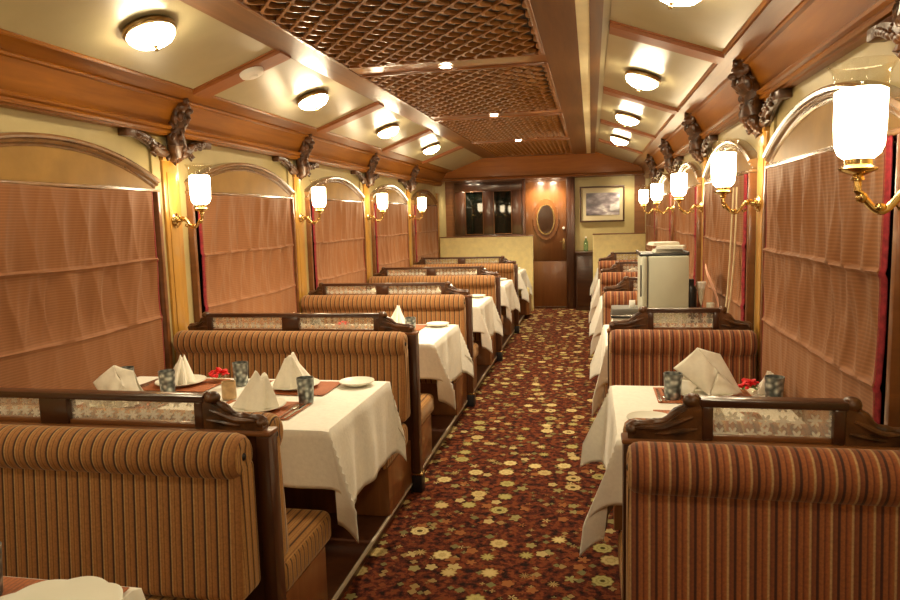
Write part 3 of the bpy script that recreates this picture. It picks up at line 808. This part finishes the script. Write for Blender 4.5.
def ware_bowl(t, seed):
    MB().lathe([(0, .003), (.022, 0), (.026, .004), (.040, .03), (.044, .042), (.041, .042), (.036, .03), (.022, .008), (0, .007)], 24).build('glass_bowl', 'glass', t)
    r = random.Random(seed); pm = MB()
    for i in range(46):
        a = r.uniform(0, 6.28); d = r.uniform(0, .044) ; z = .058 - d * .35 + r.uniform(-.008, .008)
        pm.ell((d * math.cos(a), d * math.sin(a), z), (.013, .009, .005), 0, 8, 5, Matrix.Rotation(a, 3, 'Z') @ Matrix.Rotation(r.uniform(-.9, .9), 3, 'Y'))
    pm.build('flower_head', 'petal', t)
    lf = MB()
    for i in range(5):
        a = i * 1.257 + .3; lf.ell((.034 * math.cos(a), .034 * math.sin(a), .036), (.018, .007, .002), 0, 8, 5, Matrix.Rotation(a, 3, 'Z') @ Matrix.Rotation(.3, 3, 'Y'))
    lf.build('leaf', 'leaf', t)

PROTO = {}
def put(kind, maker, mat, x, y, z, rz, label, cat, group, scale=None):
    if kind not in PROTO:
        o = maker().build(kind.split('#')[0], mat, None, 50); PROTO[kind] = o
        if kind.startswith('folded_napkin'): solid(o, .0018, 0)
    else:
        o = PROTO[kind].copy(); COL.objects.link(o)
    o.location = (x, y, z); o.rotation_euler = (0, 0, rz)
    if scale: o.scale = (scale,) * 3
    tag(o, label, cat, group); return o
def bowl(x, y, z, label, seed):
    t = thing('flower_bowl', label, 'flower bowl', (x, y, z), 0, 'red flower bowls'); ware_bowl(t, seed)
G = {'t': 'patterned pewter tumblers', 'p': 'dinner plates', 's': 'side plates', 'n': 'folded white napkins', 'f': 'forks', 'k': 'knives', 'm': 'orange placemats'}
def setting(side, b, pos, x, y, rz, where, full=True, kite=False, nseed=0, glass=True, gx=.13, gy=.10, sc=1):
    """mat, plate and napkin of one place; where = words that single the place out"""
    z = ZC
    if full:
        put('placemat', lambda: MB().box(-.19, .19, -.125, .125, 0, .003, 0, .001, 1), 'mat', x, y, z, rz, 'orange woven placemat ' + where, 'placemat', G['m'])
        put('dinner_plate', lambda: ware_plate(.118), 'china', x, y, z + .0035, 0, 'white dinner plate ' + where, 'plate', G['p'])
        put('fork', ware_fork, 'steel', x + .155 * math.cos(rz), y - .02, z + .0035, rz, 'steel fork ' + where, 'fork', G['f'])
        put('knife', ware_knife, 'steel', x + .178 * math.cos(rz), y - .02, z + .0035, rz, 'steel knife ' + where, 'knife', G['k'])
        z += .0115
    if kite: put('folded_napkin#kite', lambda: ware_kite(2), 'napkin', x, y, z, 0, 'stiff leaning diamond napkin ' + where, 'napkin', G['n'], sc)
    else: put('folded_napkin#%d' % (nseed % 3), lambda: ware_napkin(nseed % 3 + 4), 'napkin', x, y, z, rz + nseed, 'white peaked fan napkin ' + where, 'napkin', G['n'], sc)
def tumbler(x, y, where): put('tumbler', ware_tumbler, 'tumbler', x, y, ZC, R_.uniform(0, 6), 'grey patterned tumbler ' + where, 'tumbler', G['t'])
def side_plate(x, y, where): put('side_plate', lambda: ware_plate(.082), 'china', x, y, ZC, 0, 'small white side plate ' + where, 'plate', G['s'])

# nearest left table
T = 'on the nearest left table'
setting('L', 0, 0, -1.345, 2.575, 0, T + ', aisle side, close to the partition', True, False, 0, sc=1.0)
setting('L', 0, 1, -1.345, 2.945, PI, T + ', aisle side, far edge', True, False, 1, sc=1.05)
setting('L', 0, 2, -1.98, 2.56, 0, T + ', window side, close to the partition', True, True, 2)
setting('L', 0, 3, -1.93, 2.955, PI, T + ', window side, far edge', True, False, 2, sc=.9)
tumbler(-1.184, 2.70, T + ', next to the aisle-side forks'); tumbler(-1.63, 2.98, T + ', right of the red flowers')
tumbler(-1.885, 2.78, T + ', in front of the far window-side napkin'); tumbler(-2.13, 2.83, T + ', beside the blind')
side_plate(-1.072, 3.03, T + ', on bare cloth at the aisle corner')
bowl(-1.775, 3.03, ZC, 'red flower head in a small glass bowl ' + T, 5)
t = MB().lathe([(0, 0), (.030, 0), (.032, .005), (.030, .075), (.027, .075), (.027, .010), (0, .010)], 20).build('pot', 'tan'); t.location = (-1.56, 2.74, ZC); tag(t, 'small tan pot behind the gallery end of the nearest left table', 'pot')
# nearest right table
T = 'on the nearest right table'
setting('R', 0, 0, .45, 2.96, PI, T + ', far edge beside the aisle', True, True, 3, sc=1.15)
setting('R', 0, 1, .42, 2.60, 0, T + ', close to the partition', True, False, 1, sc=.62)
tumbler(.322, 2.90, T + ', beside the aisle'); tumbler(.70, 2.87, T + ', beside the blind')
side_plate(.205, 2.56, T + ', bare cloth near the partition')
bowl(.630, 3.00, ZC, 'red flower head in a small glass bowl ' + T, 9)
put('folded_napkin#1', None, 'napkin', .715, 3.04, ZC, .4, 'white napkin lying low by the blind ' + T, 'napkin', G['n'], .62)
# closest left table at the frame edge
T = 'on the closest left table, cut off'
put('placemat', None, None, -1.148, 1.103, ZC, 0, 'orange woven placemat ' + T, 'placemat', G['m'])
def ware_scallop():
    prof = [(0, .006), (.06, .005), (.072, .004), (.078, .010), (.084, .0125), (.112, .018), (.134, .026), (.137, .029), (.134, .0305), (.112, .0235), (.086, .0185), (.080, .0165), (.072, .010), (.06, .009), (0, .009)]
    mb = MB(); seg = 72
    def fn(u, v):
        r, z = prof[min(int(round(v * (len(prof) - 1))), len(prof) - 1)]; a = 2 * PI * u; q = max(0, (r - .08) / .057)
        return (r * (1 + .035 * q * abs(math.cos(4.5 * a))) * math.cos(a), r * (1 + .035 * q * abs(math.cos(4.5 * a))) * math.sin(a), z + .004 * q * abs(math.cos(4.5 * a)))
    return mb.grid(fn, seg, len(prof) - 1)
put('scalloped_plate', ware_scallop, 'china', -1.020, 1.060, ZC + .0035, .2, 'large scalloped white plate ' + T, 'plate', None)
put('fork', None, None, -1.150, 1.150, ZC + .0005, -1.1, 'steel fork ' + T, 'fork', G['f'])
tumbler(-1.238, 1.150, T)
# remaining tables
for side in 'LR':
    for b in range(1, 5):
        if side == 'R' and b == 1: continue
        T = 'on the %s %s table' % (ORD[b], SIDE[side]); y = yb(b)
        if side == 'L':
            full = b == 1
            setting(side, b, 0, -1.345, y - .165, 0, T + ', aisle side, near edge', full, False, b)
            setting(side, b, 1, -1.345, y + .20, PI, T + ', aisle side, far edge', full, False, b + 1)
            setting(side, b, 2, -1.95, y - .17, 0, T + ', window side, near edge', full, False, b + 2)
            tumbler(-1.184, y - .04, T + ', towards the aisle'); tumbler(-1.885, y + .04, T + ', towards the window')
            side_plate(-1.072, y + .29, T + ', at the aisle corner')
            bowl(-1.70, y + .06, ZC, 'red flower head in a small glass bowl ' + T, b)
        else:
            setting(side, b, 0, .46, y - .12, 0, T + ', near edge', False, False, b, sc=1.1)
            setting(side, b, 1, .46, y + .2, PI, T + ', far edge', False, False, b + 1)
            tumbler(.30, y, T + ', towards the aisle')

# ------------------------------------------------------------------ service table on the right (second bay)
yf = yb(1)
t = thing('mini_fridge', 'pale green-grey mini fridge on the second right table', 'fridge', (.435, yf - .03, ZC), 0)
MB().box(-.105, .125, -.20, .20, .012, .500, 0, .008).build('body', 'fridge', t)
dr = MB().box(-.142, -.112, -.20, .20, .012, .500, 0, .008).build('door', 'fridge', t)
MB().box(-.152, -.142, -.19, -.175, .26, .45, 0, .003).build('handle', 'grey', dr)
MB().box(-.112, -.105, -.192, .192, .02, .494).build('door_seal', 'green_glass' if 0 else 'grey', t, 0)
for x in (-.09, .11):
    for y in (-.17, .17): MB().lathe([(.012, 0), (.012, .014)], 12, (x, y, 0)).build('foot', 'black', t)
o = MB().box(-.155, .13, -.17, .17, 0, .012, 0, .004).box(-.155, -.147, -.17, .17, .012, .022).box(.122, .13, -.17, .17, .012, .022).build('serving_tray', 'black'); o.location = (.435, yf - .03, ZC + .5015); tag(o, 'thin black serving tray on top of the mini fridge', 'tray')
for i, (dx, dy, a, dz) in enumerate(((.02, .0, .1, 0), (.04, -.03, -.25, .022), (-.0, .03, .2, .042))):
    cb = MB()
    for j in range(3): cb.box(-.085 + .004 * j, .085 - .003 * j, -.065, .065 - .004 * j, j * .007, j * .007 + .0062, 0, .003)
    o = cb.build('folded_cloth', 'napkin'); o.location = (.435 + dx, yf - .03 + dy, ZC + .514 + dz); o.rotation_euler.z = a
    tag(o, ['folded white cloth, lowest of three on the fridge tray', 'folded white cloth, middle of three on the fridge tray', 'folded white cloth, topmost of three on the fridge tray'][i], 'cloth', 'folded cloths on the mini fridge')
# linen, tray and box left of the fridge
for i in range(5):
    o = MB().box(-.075, .075, -.085, .085, 0, .024, 0, .008).build('folded_linen', 'napkin'); o.location = (.200 + .006 * ((i * 7) % 3 - 1), yf - .08 + .005 * (i % 2), ZC + .0005 + i * .0245); o.rotation_euler.z = .06 * ((i * 5) % 3 - 1)
    tag(o, 'folded white linen beside the fridge, %s of its five-high stack' % ['lowest', 'second up', 'third up', 'fourth up', 'topmost'][i], 'linen', 'stacked linen beside the fridge')
zt = ZC + .1245
o = MB().box(-.088, .088, -.10, .10, 0, .012, 0, .004).build('flat_tray', 'black'); o.location = (.203, yf - .08, zt); tag(o, 'flat black tray resting on the linen stack left of the fridge', 'tray')
t = thing('grey_box', 'low grey box with a pale rim on the flat tray left of the fridge', 'box', (.203, yf - .08, zt + .0125))
MB().box(-.082, .082, -.095, .095, 0, .045, 0, .006).build('body', 'grey', t); MB().box(-.086, .086, -.099, .099, .0, .010, 0, .004).build('rim', 'steel', t)
o = MB().box(-.018, .018, -.004, .004, 0, .045, 0, .001).build('white_card', 'paper'); o.location = (.245, yf - .11, zt + .058); o.rotation_euler = (-.15, 0, .1); tag(o, 'small white card standing on the grey box', 'card')
t = thing('black_flask', 'black flask standing right behind the mini fridge', 'flask', (.592, yf - .06, ZC))
MB().lathe([(0, 0), (.034, 0), (.036, .006), (.036, .27), (.030, .30), (.018, .315), (0, .315)], 24).build('body', 'black', t); MB().lathe([(.020, .313), (.021, .345), (.016, .35), (0, .35)], 20).build('cap', 'black', t)
t = thing('champagne_flute', 'tall flute holding a rolled white napkin beside the black flask', 'glass', (.645, yf - .12, ZC))
MB().lathe([(0, 0), (.030, .001), (.030, .004), (.006, .010), (.005, .16), (.010, .19), (.020, .24), (.026, .30), (.0245, .30), (.018, .24), (.008, .195), (0, .19)], 20).build('glass_body', 'glass', t)
MB().lathe([(.003, .197), (.013, .23), (.020, .29), (.027, .335), (.024, .338), (.0, .30)], 16).build('napkin_roll', 'paper', t)
o = MB().lathe([(0, 0), (.020, 0), (.023, .215), (.020, .218), (.017, .01), (0, .008)], 18).build('tall_cup', 'china'); o.location = (.690, yf - .17, ZC); tag(o, 'slim white cup beside the flute on the service table', 'cup')
t = thing('black_box', 'black device against the blind on the service table', 'device', (.700, yf - .33, ZC), .2)
MB().box(-.040, .040, -.045, .045, 0, .19, 0, .008).build('body', 'black', t); MB().lathe([(.0, 0), (.014, 0), (.012, .006), (0, .007)], 16, (-.01, -.046, .13), mat=Matrix.Rotation(PI / 2, 3, 'X')).build('dial', 'grey', t)
# a pink strap draped from the blind to the table, and a loose pale cord loop
st = [(.745, 4.90, 1.14), (.738, 4.78, 1.10), (.735, 4.62, 1.06), (.735, 4.48, 1.02), (.735, 4.36, .97), (.73, 4.28, .90), (.725, 4.25, ZC + .013)]
mb = MB()
for i in range(len(st) - 1):
    a, b = Vector(st[i]), Vector(st[i + 1])
    mb.add([(a.x, a.y, a.z - .012), (a.x + .004, a.y, a.z + .012), (b.x + .004, b.y, b.z + .012), (b.x, b.y, b.z - .012), (a.x - .003, a.y, a.z - .012), (a.x + .001, a.y, a.z + .012), (b.x + .001, b.y, b.z + .012), (b.x - .003, b.y, b.z - .012)], [(0, 1, 2, 3), (4, 7, 6, 5), (0, 4, 5, 1), (3, 2, 6, 7), (1, 5, 6, 2), (0, 3, 7, 4)])
o = mb.build('pink_strap', 'strap'); tag(o, 'pinkish strap hanging slantwise behind the service table', 'strap')
cp = [(.742, 3.98, 1.62), (.738, 3.99, 1.45), (.733, 3.99, 1.25), (.722, 3.985, 1.05), (.708, 3.98, .92), (.690, 3.97, .86), (.700, 3.955, .855), (.715, 3.95, .92), (.730, 3.935, 1.05), (.741, 3.925, 1.25), (.746, 3.92, 1.45), (.747, 3.92, 1.62)]
o = MB().tube(cp, .0045, 8).build('cord_loop', 'cord'); tag(o, 'long pale cord loop hanging down the second right blind', 'cord')

# ------------------------------------------------------------------ end wall
# twin dark window
t = bpy.data.objects.new('window_11', None); COL.objects.link(t); t.location = (-1.64, YEND, 0); t['kind'] = 'structure'
ff = MB()
for a, b, c, d in ((-.56, .56, 1.92, 2.06), (-.56, .56, 1.05, 1.22), (-.56, -.38, 1.22, 1.92), (.38, .56, 1.22, 1.92), (-.085, .085, 1.22, 1.92)): ff.box(a, b, -.045, 0, c, d, 0, .008)
ff.build('frame', 'darkv', t)
for s in (-1, 1):
    MB().box(min(s * .085, s * .38), max(s * .085, s * .38), -.018, -.010, 1.22, 1.92).build('pane', 'night', t, 0)
    sm = MB()
    for a, b, c, d in ((.085, .093, 1.22, 1.92), (.372, .38, 1.22, 1.92), (.093, .372, 1.22, 1.23), (.093, .372, 1.91, 1.92)): sm.box(min(s * a, s * b), max(s * a, s * b), -.055, -.018, c, d, 0, .004)
    sm.build('sash', 'mid', t)
# door
t = bpy.data.objects.new('door_1', None); COL.objects.link(t); t.location = (-.714, YEND, 0); t['kind'] = 'structure'
MB().box(-.325, .325, -.03, 0, .03, .765, 0, .006).box(-.325, .325, -.03, 0, .773, 2.04, 0, .006).build('leaf', 'door', t)
MB().box(-.325, .325, -.036, -.002, .02, .03).build('threshold', 'steel', t, 0)
jm = MB().box(-.375, -.328, -.06, 0, 0, 2.1, 0, .006).box(.328, .455, -.07, 0, 0, 2.1, 0, .006)
jm.build('casing', 'darkv', t)
rot90 = Matrix.Rotation(PI / 2, 3, 'X')
sc = MB(); n = 64; pr = []
for i in range(n):
    a = 2 * PI * i / n; q = 1 + .055 * abs(math.sin(5 * a)); pr.append((.195 * q * math.cos(a), 1.44 + .315 * q * math.sin(a)))
sc.prism(pr, -.042, -.030, 'y')
for i in range(20):
    a = 2 * PI * i / 20; sc.ell((.198 * math.cos(a), -.040, 1.44 + .320 * math.sin(a)), (.013, .006, .013), 0, 10, 6)
sc.build('carved_surround', 'door', t, 40)
def oval(rx, rz, y0, y1, n=40): return MB().prism([(rx * math.cos(2 * PI * i / n), 1.44 + rz * math.sin(2 * PI * i / n)) for i in range(n)], y0, y1, 'y')
oval(.145, .245, -.052, -.042).build('oval_rim', 'brass', t, 40)
oval(.125, .225, -.056, -.050).build('oval_mirror', simple('mirror_glass', (.75, .75, .72), .03, 1), t, 40)
hd = MB().box(.262, .30, -.044, -.03, .95, 1.13, 0, .006)
hd.tube([(.28, -.04, 1.08), (.28, -.085, 1.08), (.22, -.09, 1.08)], .009, 8); hd.build('handle', 'bronze', t)
MB().lathe([(0, 0), (.022, 0), (.020, .018), (0, .022)], 16, (.28, -.03, 1.295), mat=rot90).build('latch_knob', 'white', t)
# pale wall field right of the door, picture, side counter
struct(MB().box(-.255, .66, YEND - .02, YEND, .93, 2.08).build('wall_front_panel', 'wall'))
t = thing('framed_picture', 'framed grey landscape print on the pale end wall', 'picture', (.165, YEND - .021, 1.657))
fm = MB()
for a, b, c, d in ((-.345, .345, .255, .28), (-.345, .345, -.28, -.255), (-.345, -.32, -.255, .255), (.32, .345, -.255, .255)): fm.box(a, b, -.03, 0, c, d, 0, .006)
fm.build('frame', 'darkv', t); MB().box(-.32, .32, -.012, -.002, -.255, .255).build('mount', 'mount', t, 0); MB().box(-.245, .27, -.016, -.011, -.175, .175).build('print', 'art', t, 0)
t = thing('side_counter', 'dark wooden counter against the end wall right of the door', 'counter', (.2, YEND - .022, 0))
MB().box(-.452, .44, -.30, 0, .89, .925, 0, .006).build('top', 'darkv', t); MB().box(-.44, .44, -.28, -.001, .002, .89).build('body', 'darkv', t, 0)
for i in range(2): MB().box(-.42 + i * .43, -.02 + i * .43, -.296, -.281, .06, .85, 0, .006).build('cabinet_door', 'dark', t)
t = thing('water_bottle', 'greenish glass bottle on the dark counter by the end door', 'bottle', (-.085, YEND - .15, .926))
MB().lathe([(0, 0), (.034, 0), (.036, .008), (.036, .12), (.030, .15), (.014, .175), (.013, .205), (0, .205)], 24).build('body', 'green_glass', t); MB().lathe([(.015, .203), (.015, .228), (0, .23)], 16).build('cap', 'white', t)

# ------------------------------------------------------------------ world, camera, colour
w = bpy.data.worlds.new('night'); scene.world = w; w.use_nodes = True
w.node_tree.nodes['Background'].inputs[0].default_value = (.02, .016, .012, 1); w.node_tree.nodes['Background'].inputs[1].default_value = .3
cd = bpy.data.cameras.new('camera'); cam = bpy.data.objects.new('camera', cd); COL.objects.link(cam)
F = Vector((-0.19886972, 0.97309334, -0.11636228)); R = Vector((0.98001876, 0.19700699, -0.0274132)); U = Vector((0.00375142, 0.11948887, 0.99282845))
mt = Matrix((R, U, -F)).transposed().to_4x4(); mt.translation = (0, 0, 1.5); cam.matrix_world = mt
cd.sensor_width = 36; cd.lens = 698.0 * 36 / 900; cd.clip_start = .02
scene.camera = cam
vs = scene.view_settings; vs.view_transform = 'Standard'; vs.look = 'None'; vs.gamma = 1; vs.use_curve_mapping = False; vs.exposure = 1.2
